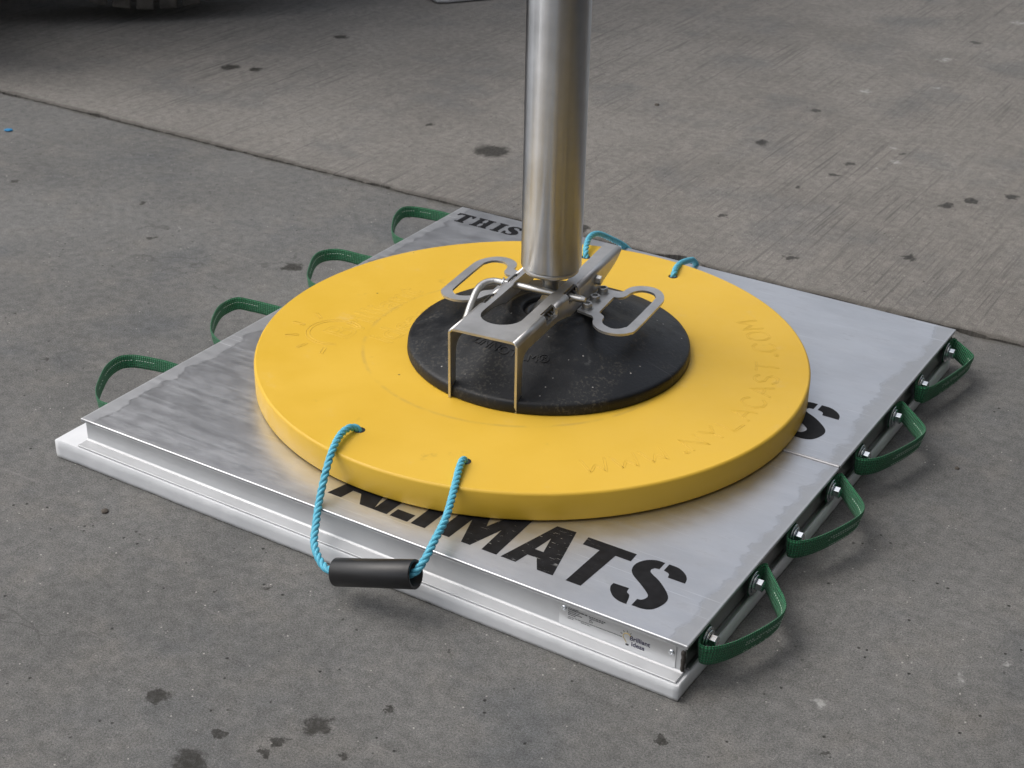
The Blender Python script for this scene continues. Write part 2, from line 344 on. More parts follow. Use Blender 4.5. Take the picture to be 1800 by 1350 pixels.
def lathe(m, prof, seg=96, c=(0,0,0), T=None, smooth=True, cap=True):
    vs = []; fs = []; n = len(prof)
    for i in range(seg):
        a = 2*PI*i/seg
        for r, z in prof:
            v = Vector((c[0]+r*math.cos(a), c[1]+r*math.sin(a), c[2]+z)); vs.append(T @ v if T else v)
    for i in range(seg):
        j = (i+1) % seg
        for k in range(n-1): fs.append((i*n+k, j*n+k, j*n+k+1, i*n+k+1))
    m.add(vs, fs, smooth=smooth)
    if cap:
        if prof[0][0] > 1e-6: m.add([vs[i*n] for i in range(seg)], [tuple(range(seg))])
        if prof[-1][0] > 1e-6: m.add([vs[i*n+n-1] for i in range(seg)], [tuple(range(seg))])
def catmull(pts, n=10, closed=False):
    P = [Vector(p) for p in pts]; out = []
    N = len(P)
    for i in range(N if closed else N-1):
        if closed: a, b, c, d = P[(i-1) % N], P[i], P[(i+1) % N], P[(i+2) % N]
        else: b, c = P[i], P[i+1]; a = P[i-1] if i else b*2-c; d = P[i+2] if i+2 < N else c*2-b
        for k in range(n):
            t = k/n; out.append(.5*((2*b)+(c-a)*t+(2*a-5*b+4*c-d)*t*t+(3*b-a-3*c+d)*t**3))
    if not closed: out.append(P[-1])
    return out
def frames(path):
    T = []; n = len(path)
    for i in range(n): T.append((path[min(i+1, n-1)]-path[max(i-1, 0)]).normalized())
    N = [T[0].orthogonal().normalized()]
    for i in range(1, n):
        v = N[-1]-T[i]*N[-1].dot(T[i]); N.append(v.normalized())
    return T, N, [T[i].cross(N[i]) for i in range(n)]
def tube(m, path, r, seg=12, cap=True, closed=False):
    path = [Vector(p) for p in path]; T, N, B = frames(path); n = len(path); L = 0; us = [0]
    for i in range(1, n): L += (path[i]-path[i-1]).length; us.append(L)
    rr = r if callable(r) else (lambda t: r)
    vs = [path[i]+(N[i]*math.cos(2*PI*k/seg)+B[i]*math.sin(2*PI*k/seg))*rr(i/(n-1)) for i in range(n) for k in range(seg)]
    fs = []; uvs = []
    for i in range(n-1):
        for k in range(seg):
            j = (k+1) % seg; fs.append((i*seg+k, i*seg+j, (i+1)*seg+j, (i+1)*seg+k))
            uvs.append([(us[i], k/seg), (us[i], (k+1)/seg), (us[i+1], (k+1)/seg), (us[i+1], k/seg)])
    m.add(vs, fs, uvs, True)
    if cap: m.add(vs[:seg], [tuple(range(seg))]); m.add(vs[-seg:], [tuple(range(seg))])
def twisted(m, path, r=.0033, off=.0031, pitch=.034, cap=True):
    path = [Vector(p) for p in path]
    # resample evenly
    d = [0]
    for i in range(1, len(path)): d.append(d[-1]+(path[i]-path[i-1]).length)
    n = max(int(d[-1]/.003), 8); P = []; j = 0
    for i in range(n+1):
        s = d[-1]*i/n
        while j < len(d)-2 and d[j+1] < s: j += 1
        P.append(path[j].lerp(path[j+1], (s-d[j])/max(d[j+1]-d[j], 1e-9)))
    T, N, B = frames(P)
    for k in range(3):
        tube(m, [P[i]+(N[i]*math.cos(a)+B[i]*math.sin(a))*off for i in range(n+1) for a in [2*PI*(d[-1]*i/n)/pitch+2*PI*k/3]], r, 10, cap)
def thing(name, label, cat, loc=(0,0,0), group=None):
    o = bpy.data.objects.new(name, None); col.objects.link(o); o.location = loc; o.empty_display_size = .1
    o['label'] = label; o['category'] = cat
    if group: o['group'] = group
    bpy.context.view_layer.update(); return o
def tag(o, label, cat, group=None):
    o['label'] = label; o['category'] = cat
    if group: o['group'] = group
def adopt(child, root):       # children are built in world coordinates
    child.parent = root; child.location = child.location - root.location if root.parent is None else child.location

Hm = .0806; ZT = .1329          # top of the mats, top of the yellow disc
X0, X1, Y0, YM, Y1 = -.558, .599, -.575, -.006, .614

# ------------------------------------------------------------------ ground
def slab(name, mat, near):
    m = MB(); yj = .785 if near else .795; sgn = -1 if near else 1
    xs = [-5+i*.008 for i in range(int(7.5/.008))]
    top = []
    for x in xs:
        e = .006*noise.noise(Vector((x*9, 3 if near else 8, 0)))+.005*noise.noise(Vector((x*45, 5 if near else 1, 0)))+.003*noise.noise(Vector((x*110, 2, 5)))
        c = max(0, noise.noise(Vector((x*6, 11 if near else 17, 2)))-.22)*.05     # spalled spots
        top.append(yj+e+sgn*c)
    n = len(xs)
    vs = [(xs[i], top[i], -.002) for i in range(n)]+[(xs[i], top[i]-sgn*.0, -.03) for i in range(n)]+[(xs[i], top[i]+sgn*.0035, 0) for i in range(n)]+[(xs[i], yj+sgn*.12, 0) for i in range(n)]
    fs = []
    for i in range(n-1): fs += [(i, i+1, n+i+1, n+i), (i, i+1, 2*n+i+1, 2*n+i), (2*n+i, 2*n+i+1, 3*n+i+1, 3*n+i)]
    m.add(vs, fs)
    ya = yj+sgn*.12; yb = sgn*80; xa, xb = xs[0], xs[-1]
    m.add([(-80, ya, 0), (xa, ya, 0), (xb, ya, 0), (80, ya, 0), (80, yb, 0), (-80, yb, 0)], [(0,1,2,3,4,5)])
    m.add([(-80, yj, 0), (xa, yj, 0), (xa, ya, 0), (-80, ya, 0)], [(0,1,2,3)]); m.add([(xb, yj, 0), (80, yj, 0), (80, ya, 0), (xb, ya, 0)], [(0,1,2,3)])
    o = m.build(name, mat); o['kind'] = 'structure'; return o
slab('concrete_ground', M['near'], True); slab('concrete_yard', M['far'], False)
m = MB()
nx = 500
vs = []; 
for i in range(nx+1):
    x = -4+i*5.5/nx
    for k, y in enumerate((.74, .787, .793, .84)): vs.append((x, y, -.012+.008*noise.noise(Vector((x*30, y*60, 4)))))
m.add(vs, [(i*4+k, (i+1)*4+k, (i+1)*4+k+1, i*4+k+1) for i in range(nx) for k in range(3)])
o = m.build('soil_in_joint', M['dirt']); o['kind'] = 'structure'

# ------------------------------------------------------------------ foam sheet
def zf(x): return .036-(x+.60)/1.20*.0095          # foam squashed more at the right end
m = MB(); n = 120
def foam_ring(z, ins):
    pts = []; a, b, c, d = -.602+ins, .6005-ins, -.598+ins, .60-ins
    for i in range(n): pts.append((a+(b-a)*i/n, c))
    for i in range(n): pts.append((b, c+(d-c)*i/n))
    for i in range(n): pts.append((b-(b-a)*i/n, d))
    for i in range(n): pts.append((a, d-(d-c)*i/n))
    out = []
    for x, y in pts:
        e = .0010*noise.noise(Vector((x*14, y*14, 0)))+.0008*noise.noise(Vector((x*50, y*50, z*60)))
        rx, ry = (x/abs(x) if abs(x) > .57 else 0), (y/abs(y) if abs(y) > .57 else 0)
        out.append(Vector((x+rx*e, y+ry*e, z if z > .5 else z)))
    return out
rings = []
for k, (t, ins) in enumerate([(0, .002), (.05, .0005), (.25, 0), (.6, .0), (.95, .0), (1, .0015)]):
    r = foam_ring(t, ins); rings.append([Vector((v.x, v.y, t*zf(v.x)+.0003+(max(0, .003*noise.noise(Vector((v.x*25, v.y*25, 9)))) if k < 1 else 0))) for v in r])
N4 = 4*n; vs = [v for r in rings for v in r]
m.add(vs, [(k*N4+i, k*N4+(i+1) % N4, (k+1)*N4+(i+1) % N4, (k+1)*N4+i) for k in range(len(rings)-1) for i in range(N4)], smooth=True)
m.add(rings[-1], [tuple(range(N4))])
foam_o = m.build('foam_sheet', M['foam']); tag(foam_o, 'white foam underlay sheet on concrete beneath the aluminium mats', 'foam sheet')

# ------------------------------------------------------------------ aluminium mats
def glyphs(letters, z0, z1, name, mat, parent):
    m = MB()
    for loops in letters: prism(m, loops, z0, z1)
    return m.build(name, mat, parent)
def S_glyph(ox=0, oy=0, s=1, x=.442, y=-.532):
    A = [(.447,-.518),(.442,-.508),(.442,-.499),(.467,-.498),(.469,-.508),(.476,-.514),(.4815,-.534),(.470,-.5335),(.457,-.528)]
    B = [(.489,-.532),(.507,-.531),(.519,-.524),(.526,-.508),(.5265,-.492),(.518,-.478),(.497,-.459),(.476,-.446),(.472,-.438),(.475,-.432),(.482,-.431),(.482,-.412),(.468,-.413),(.455,-.421),(.447,-.435),(.447,-.450),(.455,-.464),(.478,-.481),(.496,-.496),(.499,-.505),(.495,-.513),(.489,-.515)]
    C = [(.489,-.412),(.505,-.413),(.519,-.421),(.527,-.431),(.530,-.443),(.502,-.443),(.499,-.434),(.489,-.430)]
    def sm(P):     # soften the polygon
        V = [Vector((a, b, 0)) for a, b in P]; n = len(V); out = []
        brk_ = [(V[i]-V[i-1]).normalized().angle((V[(i+1) % n]-V[i]).normalized()) > math.radians(52) for i in range(n)]
        for i in range(n):
            b_, c_ = V[i], V[(i+1) % n]; a_ = b_*2-c_ if brk_[i] else V[i-1]; d_ = c_*2-b_ if brk_[(i+1) % n] else V[(i+2) % n]
            for k in range(5):
                t = k/5; out.append(.5*((2*b_)+(c_-a_)*t+(2*a_-5*b_+4*c_-d_)*t*t+(3*b_-a_-3*c_+d_)*t**3))
        return [((p.x-x)*s+x+ox, (p.y-y)*s+y+oy) for p in out]
    return [[sm(A)], [sm(B)], [sm(C)]]
def A_glyph(x, y=-.531):
    t = lambda P: [(a+x, b+y) for a, b in P]
    return [[t([(0,0),(.026,0),(.031,.026),(.047,.026),(.063,0),(.090,0),(.063,.118),(.030,.116)]), t([(.033,.044),(.039,.082),(.048,.044)])]]
def rect(x0, y0, x1, y1, sh=0): return [[(x0, y0), (x1, y0), (x1+sh, y1), (x0+sh, y1)]]
B_ = -.531; T_ = -.415
alimats = []
alimats += A_glyph(-.057)
alimats += [rect(.032, B_, .058, T_, .004), rect(.064, B_, .097, B_+.021, .001)]
alimats += [rect(.104, B_, .130, T_, .004)]
alimats += [[[(.150,B_),(.175,B_),(.178,-.470),(.197,B_),(.213,B_),(.232,-.470),(.234,B_),(.260,B_),(.258,T_),(.230,T_),(.207,-.475),(.186,T_),(.156,T_)]]]
alimats += A_glyph(.268)
alimats += [[[(.380,B_),(.405,B_),(.411,-.436),(.437,-.436),(.436,T_),(.353,T_),(.355,-.436),(.384,-.436)]]]
alimats += S_glyph()
def this_glyphs():
    b, t = .530, .578; out = []
    out += [[[(-.526,b),(-.502,b),(-.502,b+.004),(-.507,b+.006),(-.507,t-.006),(-.504,t-.006),(-.499,t-.014),(-.495,t-.014),(-.495,t),(-.540,t),(-.540,t-.014),(-.536,t-.014),(-.531,t-.006),(-.521,t-.006),(-.521,b+.006),(-.526,b+.004)]]]
    for x in (-.486, -.463):
        out += [[[(x,b),(x+.021,b),(x+.021,b+.004),(x+.017,b+.006),(x+.017,t-.006),(x+.021,t-.004),(x+.021,t),(x,t),(x,t-.004),(x+.004,t-.006),(x+.004,b+.006),(x,b+.004)]]]
    out += [rect(-.469, b+.020, -.4655, b+.028), rect(-.4625, b+.020, -.4590, b+.028)]
    x = -.431
    out += [[[(x,b),(x+.022,b),(x+.022,b+.004),(x+.018,b+.006),(x+.018,t-.006),(x+.022,t-.004),(x+.022,t),(x,t),(x,t-.004),(x+.004,t-.006),(x+.004,b+.006),(x,b+.004)]]]
    P = [(-.402,b),(-.398,b+.002),(-.388,b-.001),(-.376,b+.001),(-.367,b+.010),(-.367,b+.019),(-.373,b+.027),(-.388,b+.035),(-.390,b+.040),(-.386,b+.043),(-.378,b+.041),(-.374,b+.034),(-.370,b+.034),(-.370,b+.049),(-.374,b+.046),(-.386,b+.049),(-.397,b+.045),(-.402,b+.036),(-.400,b+.027),(-.393,b+.020),(-.381,b+.013),(-.380,b+.008),(-.385,b+.004),(-.393,b+.006),(-.398,b+.016),(-.402,b+.016)]
    out += [[P]]
    return out

def ribbon(m, path, width, thick, sag=None, tilt=None):
    P = [Vector(p) for p in path]; n = len(P); us = [0]
    for i in range(1, n): us.append(us[-1]+(P[i]-P[i-1]).length)
    vs = []
    for i in range(n):
        t = (P[min(i+1, n-1)]-P[max(i-1, 0)]).normalized()
        wv = Vector((0,0,1)); wv = (wv-t*wv.dot(t)).normalized()
        if tilt: wv = Matrix.Rotation(tilt(i/(n-1)), 3, t) @ wv
        nv = t.cross(wv).normalized()
        for a in range(7):
            q = a/6-.5; th = thick*(.5 if abs(q) < .45 else .25)
            vs.append(P[i]+wv*(q*width)+nv*th); 
        for a in range(7):
            q = a/6-.5; th = thick*(.5 if abs(q) < .45 else .25)
            vs.append(P[i]+wv*(q*width)-nv*th)
    fs = []; uvs = []
    for i in range(n-1):
        o, p = i*14, (i+1)*14
        for a in range(6):
            fs.append((o+a, o+a+1, p+a+1, p+a)); uvs.append([(us[i], a/6), (us[i], (a+1)/6), (us[i+1], (a+1)/6), (us[i+1], a/6)])
            fs.append((o+7+a, p+7+a, p+8+a, o+8+a)); uvs.append([(us[i], a/6), (us[i+1], a/6), (us[i+1], (a+1)/6), (us[i], (a+1)/6)])
        for a in (0, 6):
            fs.append((o+a, p+a, p+7+a, o+7+a)); uvs.append([(us[i], 0), (us[i+1], 0), (us[i+1], .05), (us[i], .05)])
    m.add(vs, fs, uvs, True)
    m.add([vs[a] for a in list(range(7))+list(range(13, 6, -1))], [tuple(range(14))]); m.add([vs[(n-1)*14+a] for a in list(range(7))+list(range(13, 6, -1))], [tuple(range(14))])
    return P, us
def stitches(m, path, width, thick, rows, u0, u1, side, tilt=None):
    P = [Vector(p) for p in path]; n = len(P); us = [0]
    for i in range(1, n): us.append(us[-1]+(P[i]-P[i-1]).length)
    def at(u):
        j = 0
        while j < n-2 and us[j+1] < u: j += 1
        f = (u-us[j])/max(us[j+1]-us[j], 1e-9); p = P[j].lerp(P[j+1], f); t = (P[j+1]-P[j]).normalized()
        wv = Vector((0,0,1)); wv = (wv-t*wv.dot(t)).normalized()
        if tilt: wv = Matrix.Rotation(tilt(u/us[-1]), 3, t) @ wv
        return p, t, wv, t.cross(wv).normalized()
    for q in rows:
        u = u0*us[-1]+random.random()*.004
        while u < u1*us[-1]:
            p, t, wv, nv = at(u); c = p+wv*(q*width)+nv*(side*(thick*.5+.0002))
            if random.random() > .12:
                vs = [c+t*a*.0016+wv*b*.00042+nv*side*h for h in (-.0003, .0004) for a, b in ((-1,-1),(1,-1),(1,1),(-1,1))]
                m.add(vs, [(0,1,2,3),(4,5,6,7),(0,1,5,4),(1,2,6,5),(2,3,7,6),(3,0,4,7)])
            u += .0058

def hex_bolt(name, c, ax, parent, r=.0098, h=.0095, washers=((.0195,.0026),(.0150,.0026)), mat=None):
    T = Matrix.Translation(Vector(c)) @ Vector(ax).to_track_quat('Z', 'Y').to_matrix().to_4x4()
    m = MB(); z = 0
    for wr, wt in washers:
        lathe(m, [(.004, z), (wr-.0006, z), (wr, z+.0006), (wr, z+wt-.0006), (wr-.0006, z+wt), (.004, z+wt)], 32, T=T, smooth=False); z += wt+.0004
    hexp = [(r*math.cos(PI/3*i+.3), r*math.sin(PI/3*i+.3)) for i in range(6)]
    prism(m, [hexp], z, z+h, T)
    lathe(m, [(0, z+h), (r*.80, z+h+.0002), (r*.78, z+h+.0009), (0, z+h+.0009)], 24, T=T, smooth=False)
    return m.build(name, mat or M['bright'], parent, bevel=.0005, seg=1)

def strap(ya, yb, zc, side, peak, parent, reach=.072, drop=0., seed=0):
    """side=+1 right end of the mat, -1 left end; ya near bolt, yb far bolt; peak 0..1 where the loop stands out furthest"""
    w0 = (.591 if side > 0 else .549); wd = .0345 if side > 0 else .026; rnd = random.Random(seed)
    L = yb-ya
    o = lambda d: side*(w0+d)
    kk = peak/.62
    tm = lambda t: t*kk if t <= .65 else .65*kk+(t-.65)/(.59)*(1.24-.65*kk)
    pts = [(o(.0055), ya+.012, zc), (o(.0055), ya-.012, zc), (o(.0075), ya-.025, zc), (o(.014), ya-.034, zc-.001), (o(.026), ya-.030, zc-.002)]
    for t, q in ((-.06, .040), (.12, .053), (.35, .065), (.52, .072), (.65, .0745), (.76, .071), (.86, .061), (.95, .048), (1.05, .034), (1.14, .021), (1.20, .0115)):
        pts.append((o(q*reach/.074), ya+L*tm(t), zc-.007*drop*min(1, q/.07)))
    pts += [(o(.0075), yb+.028, zc), (o(.0055), yb+.010, zc), (o(.0055), yb-.012, zc)]
    if side < 0:
        dy = .305*reach; pts = [(-.554,-.452+dy,.052),(-.5545,-.470+dy,.051),(-.560,-.484+dy,.050),(-.580,-.490+dy,.049),(-.610,-.483+dy,.048),(-.642,-.457+dy,.047),(-.668,-.420+dy,.048),(-.686,-.384+dy,.050),(-.691,-.354+dy,.052),(-.680,-.333+dy,.053),(-.655,-.322+dy,.052),(-.612,-.314+dy,.050),(-.575,-.309+dy,.050),(-.558,-.312+dy,.051),(-.5545,-.328+dy,.052),(-.554,-.345+dy,.052)]
        pts = [(x, y+.003*rnd.uniform(-1, 1), z+.002*rnd.uniform(-1, 1)) for x, y, z in pts]; ya, yb = -.455+dy, -.338+dy
    path = catmull(pts, 9)
    tl = lambda t: side*(.22*math.sin(PI*t)*(1 if side > 0 else .6))
    m = MB(); ribbon(m, path, wd, .0034, tilt=tl); so = m.build('strap', M['web'], parent)
    m = MB()
    for sgn in (1, -1): stitches(m, path, wd, .0034, (-.36, .02, .16) if sgn == side else (.1,), .34, .74, sgn, tl)
    m.build('stitching', M['stitch'], so)
    for yy in (ya, yb):
        hex_bolt('strap_bolt', (side*(w0+.0076), yy, zc), (side,0,0), so)
    return so

def mat_thing(y0, y1, ztop, label, front):
    root = thing('aluminium_mat', label, 'ground mat', (0, (y0+y1)/2, 0), 'aluminium stabiliser mats laid side by side')
    oy = (y0+y1)/2; loc = Vector((0, -oy, 0))
    kids = []
    m = MB(); box(m, X0, X1, y0, y1, ztop-.0062, ztop); kids.append(m.build('top_sheet', M['alu_top'], bevel=.0016, seg=2))
    # front / back edge channels: lip, web, foot flange following the foam
    def flange(ya, yb, yweb, sgn, nm):
        m = MB(); xs = [X0+.007+(X1-X0-.012)*i/24 for i in range(25)]
        prof = [(yb, 0), (yb, .0032), (yweb+sgn*.003, .0034), (yweb, .006), (yweb, None), (yweb-sgn*.006, None), (yweb-sgn*.006, 0)]
        vs = []
        for x in xs:
            for y, z in prof: vs.append((x, y, (ztop-.0063) if z is None else zf(x)+.0006+z))
        k = len(prof); fs = [(i*k+a, (i+1)*k+a, (i+1)*k+(a+1) % k, i*k+(a+1) % k) for i in range(24) for a in range(k)]
        fs += [tuple(range(k)), tuple(range(24*k, 25*k))]
        m.add(vs, fs); return m.build(nm, M['alu_front'], bevel=.0007, seg=1)
    if front:
        kids.append(flange(y0, -.5945, -.5705, -1, 'edge_channel'))
        m = MB(); box(m, X0+.012, X1-.012, y1-.012, y1-.006, zf(.6)+.004, ztop-.0064); kids.append(m.build('back_web', M['alu_side']))
    else:
        kids.append(flange(y1, y1+.004, y1-.012, 1, 'edge_channel'))
        m = MB(); box(m, X0+.012, X1-.012, y0+.004, y0+.010, zf(.6)+.004, ztop-.0064); kids.append(m.build('front_web', M['alu_side']))
        m = MB(); tube(m, [(X0+.002, y0-.0005, ztop-.0025), (X1-.002, y0-.0005, ztop-.0025)], .0032, 12); kids.append(m.build('seam_bead', M['bead']))
    for s in (-1, 1):     # end channels
        xw = (.591 if s > 0 else .549)*s; m = MB(); z0 = zf(xw)+.0012
        ya, yb = y0+(.012 if front else .008), y1-.012
        box(m, min(xw, xw-s*.005), max(xw, xw-s*.005), ya, yb, z0, ztop-.0064)
        box(m, min(xw, xw+s*.0065), max(xw, xw+s*.0065), ya+.004, yb, z0, z0+.0035)
        kids.append(m.build('end_channel', M['alu_side'], bevel=.0008, seg=1))
    ends = [(X1-.0075, y0+.006), (X1-.0075, y1-.008), (X0+.0145, y0+.008)]  # dark strips stand in for the shaded gaps at the corners
    for x, y in ends:
        m = MB(); vz = zf(x)+.004
        tube(m, catmull([(x, y+.004*noise.noise(Vector((k*2.1, x, y))), vz+k*.0078) for k in range(6)], 5), lambda t: .0036+.0012*noise.noise(Vector((t*7, x*9, y*9))), 8)
        kids.append(m.build('corner_gap_strip', M['corner_gap']))
    for k in kids: k.parent = root; k.location = loc
    return root, loc
matA, locA = mat_thing(Y0, YM-.002, Hm, 'front aluminium mat lettered ALIMATS with a rating plate on its edge', True)
matB, locB = mat_thing(YM+.002, Y1, Hm+.0016, 'rear aluminium mat lettered THIS at its back corner, beyond the seam', False)
o = glyphs(alimats, Hm+.0001, Hm+.0004, 'stencil_lettering', M['ink_s'], matA); o.location = locA
o = glyphs(S_glyph(.002, .578, 1.08), Hm+.0017, Hm+.0020, 'stencil_lettering', M['ink'], matB); o.location = locB
o = glyphs(this_glyphs(), Hm+.0017, Hm+.0020, 'small_stencil_lettering', M['ink'], matB); o.location = locB
ZB = .051
for k, (ya, yb, pk, rc, dr) in enumerate([(-.508,-.347,.62,.074,1),(-.195,-.036,.64,.076,.6)]):
    s = strap(ya, yb, ZB, 1, pk, matA, rc, dr, k); s.location = locA
for k, (ya, yb, pk, rc, dr) in enumerate([(.100,.262,.70,.075,.8),(.408,.568,.95,.056,1.6)]):
    s = strap(ya, yb, ZB, 1, pk, matB, rc, dr, k+2); s.location = locB
for k in range(2):
    s = strap(0, .1, .052, -1, .5, matA, k, 0, k+4); s.location = locA
for k in range(2):
    s = strap(0, .1, .052, -1, .5, matB, k+2, 0, k+6); s.location = locB

# rating plate on the front web
def text_mesh(txt, size, extrude, name, mat, fn, parent=None, bevel=0, outline=False, spacing=1.0, font_off=0, align='LEFT'):
    cu = bpy.data.curves.new('t', 'FONT'); cu.body = txt; cu.size = size; cu.space_character = spacing; cu.align_x = align
    if outline: cu.fill_mode = 'NONE'; cu.bevel_depth = bevel; cu.bevel_resolution = 2
    else: cu.extrude = extrude; cu.offset = font_off
    cu.resolution_u = 5
    ob = bpy.data.objects.new('t', cu); col.objects.link(ob)
    dg = bpy.context.evaluated_depsgraph_get(); me = bpy.data.meshes.new_from_object(ob.evaluated_get(dg))
    bpy.data.objects.remove(ob); bpy.data.curves.remove(cu)
    for v in me.vertices: v.co = fn(v.co)
    me.name = name; me.materials.clear(); me.materials.append(mat)
    o = bpy.data.objects.new(name, me); col.objects.link(o)
    if parent: o.parent = parent
    return o
YP = -.5715
m = MB(); xs = (.394, .581)
prism(m, [[(xs[0], zf(.394)+.0075), (xs[1], zf(.58)+.0065), (xs[1], .0735), (xs[0], .0735)]], 0, .0008, T=Matrix(((1,0,0,0),(0,0,-1,YP+.0006),(0,1,0,0),(0,0,0,1))))
rp = m.build('rating_plate', M['plate'], matA); rp.location = locA
fw = lambda ox, oz: (lambda c: Vector((ox+c.x, YP-.0004-c.z, oz+c.y)))
pt = lambda t, sz, ox, oz, mt, sp=1.0, off=0: text_mesh(t, sz, .0001, 'plate_lettering', mt, fw(ox, oz), rp, font_off=off, spacing=sp)
pt('Brilliant', .0105, .5085, .0530, M['print_navy'], 1, .00018); pt('ideas', .0105, .5115, .0435, M['print_navy'], 1, .00018)
m = MB(); z0 = .0560; cx = .5045
arc = [(cx+.0062*math.cos(a), YP-.0004, z0+.0062*math.sin(a)) for a in [PI*(.15+1.1*i/14) for i in range(15)]]+[(cx-.0005, YP-.0004, .046)]
tube(m, arc, .0004, 6); m.build('plate_emblem', M['print_gold'], rp)
m = MB()
for a in (55, 90, 125, 160, 195):
    a = math.radians(a); tube(m, [(cx+.0082*math.cos(a), YP-.0004, z0+.0082*math.sin(a)), (cx+.0112*math.cos(a), YP-.0004, z0+.0112*math.sin(a))], .0004, 6)
box(m, cx-.0015, cx+.003, YP-.0008, YP-.0002, .042, .0445); m.build('plate_emblem_rays', M['print'], rp)
m = MB(); rnd = random.Random(3)          # rows of small print
def row(z, xa, xb, h=.0011):
    x = xa
    while x < xb:
        l = rnd.uniform(.002, .006); l = min(l, xb-x)
        c = x
        while c < x+l:
            box(m, c, c+.0006, YP-.0006, YP-.0002, z, z+h*rnd.uniform(.7, 1.25)); c += .00088
        x += l+.0011
row(.0683, .409, .425, .0008); row(.0655, .4085, .4395, .0016); row(.0625, .4085, .427); row(.0595, .4085, .4315); row(.0565, .4085, .421); row(.0530, .4085, .4945, .0007); row(.0500, .4085, .418, .0007)
row(.0655, .4425, .469, .0014); row(.0628, .4435, .466); row(.0598, .4435, .448); row(.0570, .4435, .449); row(.0500, .430, .445, .0007)
m.build('plate_small_print', M['print'], rp)
for x, z in ((.402, .0655), (.5745, .0590)):
    m = MB(); T = Matrix.Translation((x, YP-.0003, z)) @ Matrix.Rotation(PI/2, 4, 'X')
    lathe(m, [(.0045, 0), (.0043, .0010), (.0030, .0019), (.0013, .0022), (.0012, .0010), (0, .0010)], 24, T=T); m.build('rivet', M['bright'], rp)

# ------------------------------------------------------------------ yellow disc
disc = thing('outrigger_pad', 'thick round yellow plastic pad lying across both aluminium mats', 'support pad', (0,0,Hm))
lD = Vector((0,0,-Hm))
m = MB(); Rr = .5; zb = Hm+.0024
prof = [(0, zb), (Rr-.004, zb), (Rr-.001, zb+.0015), (Rr, zb+.004), (Rr, ZT-.0045), (Rr-.0012, ZT-.0017), (Rr-.0042, ZT), (.3, ZT), (0, ZT)]
lathe(m, prof, 256); pl = m.build('disc', M['yellow'], disc); pl.location = lD
for p in pl.data.polygons:
    p.use_smooth = abs(p.normal.z) < .97
# engraved web address: V strokes shown by their raised lips
STR = {'W': [[(0,1),(.2,0),(.5,.55),(.8,0),(1,1)]], 'N': [[(0,0),(0,1),(.9,0),(.9,1)]], 'Y': [[(0,1),(.45,.5),(.9,1)],[(.45,.5),(.45,0)]], 'L': [[(0,1),(0,0),(.75,0)]],
       'A': [[(0,0),(.45,1),(.9,0)],[(.18,.38),(.72,.38)]], 'C': [[(.85,.8),(.6,1),(.25,1),(0,.7),(0,.3),(.25,0),(.6,0),(.85,.2)]], 'S': [[(.8,.82),(.55,1),(.25,1),(.02,.78),(.2,.55),(.62,.45),(.82,.25),(.6,0),(.25,0),(0,.18)]],
       'T': [[(0,1),(.9,1)],[(.45,1),(.45,0)]], '.': [[(.4,0),(.55,0),(.55,.1),(.4,.1),(.4,0)]], 'O': [[(.25,1),(.65,1),(.9,.7),(.9,.3),(.65,0),(.25,0),(0,.3),(0,.7),(.25,1)]], 'M': [[(0,0),(0,1),(.45,.4),(.9,1),(.9,0)]]}
def groove(path, r=.0006, wd=.0020):
    """closed thin lip around a stroke"""
    P = [Vector(p) for p in path]; n = len(P); L = []; Rg = []
    for i in range(n):
        t = (P[min(i+1, n-1)]-P[max(i-1, 0)]).normalized(); s = Vector((-t.y, t.x, 0)); L.append(P[i]+s*wd); Rg.append(P[i]-s*wd)
    loop = L+Rg[::-1]+[L[0]]
    tube(mg, loop, r, 6)
mg = MB(); txt = 'WWW.NYLACAST.COM'; ang = -48.0
adv = {'.': 4.2, 'W': 7.0, 'M': 6.6, 'L': 5.8}
for ch in txt:
    for st in STR[ch]:
        pth = []
        for i in range(len(st)-1):
            for k in range(4):
                f = k/4; pth.append((st[i][0]*(1-f)+st[i+1][0]*f, st[i][1]*(1-f)+st[i+1][1]*f))
        pth.append(st[-1]); P = []
        for x, y in pth:
            r = .444-.040*y; a = math.radians(ang+x*5.0*(1.1 if ch == 'W' else 1)); P.append((r*math.cos(a), r*math.sin(a), ZT-.00015))
        groove(P)
    ang += adv.get(ch, 6.3)
o = mg.build('engraved_web_address', M['yellow_line'], disc); o.location = lD
Rz = lambda ox, oy, sx=1: (lambda c: Vector((ox-c.y, oy+c.x*sx, ZT-.0002+c.z*.8)))
o = text_mesh('Brilliant', .082, 0, 'engraved_logo_lettering', M['yellow_line'], Rz(-.300, -.165), disc, bevel=.00066, outline=True, spacing=1.0); o.location = lD
o = text_mesh('ideas', .078, 0, 'engraved_logo_lettering', M['yellow_line'], Rz(-.222, -.135), disc, bevel=.00066, outline=True, spacing=1.0); o.location = lD
mg = MB()
for rad in (.046, .053):
    tube(mg, [(-.335+rad*math.cos(a), -.150+rad*math.sin(a), ZT-.0002) for a in [math.radians(60+250*i/40) for i in range(41)]], .00085, 6)
for a in (185, 222, 258, 292, 150):
    a = math.radians(a); c, s = math.cos(a), math.sin(a); px = Vector((-.335, -.150, ZT-.0002))
    q = [px+Vector((c*r-s*t, s*r+c*t, 0)) for r, t in ((.066,-.003),(.090,-.003),(.090,.003),(.066,.003),(.066,-.003))]; tube(mg, q, .0008, 6)
o = mg.build('engraved_bulb_emblem', M['yellow_line'], disc); o.location = lD

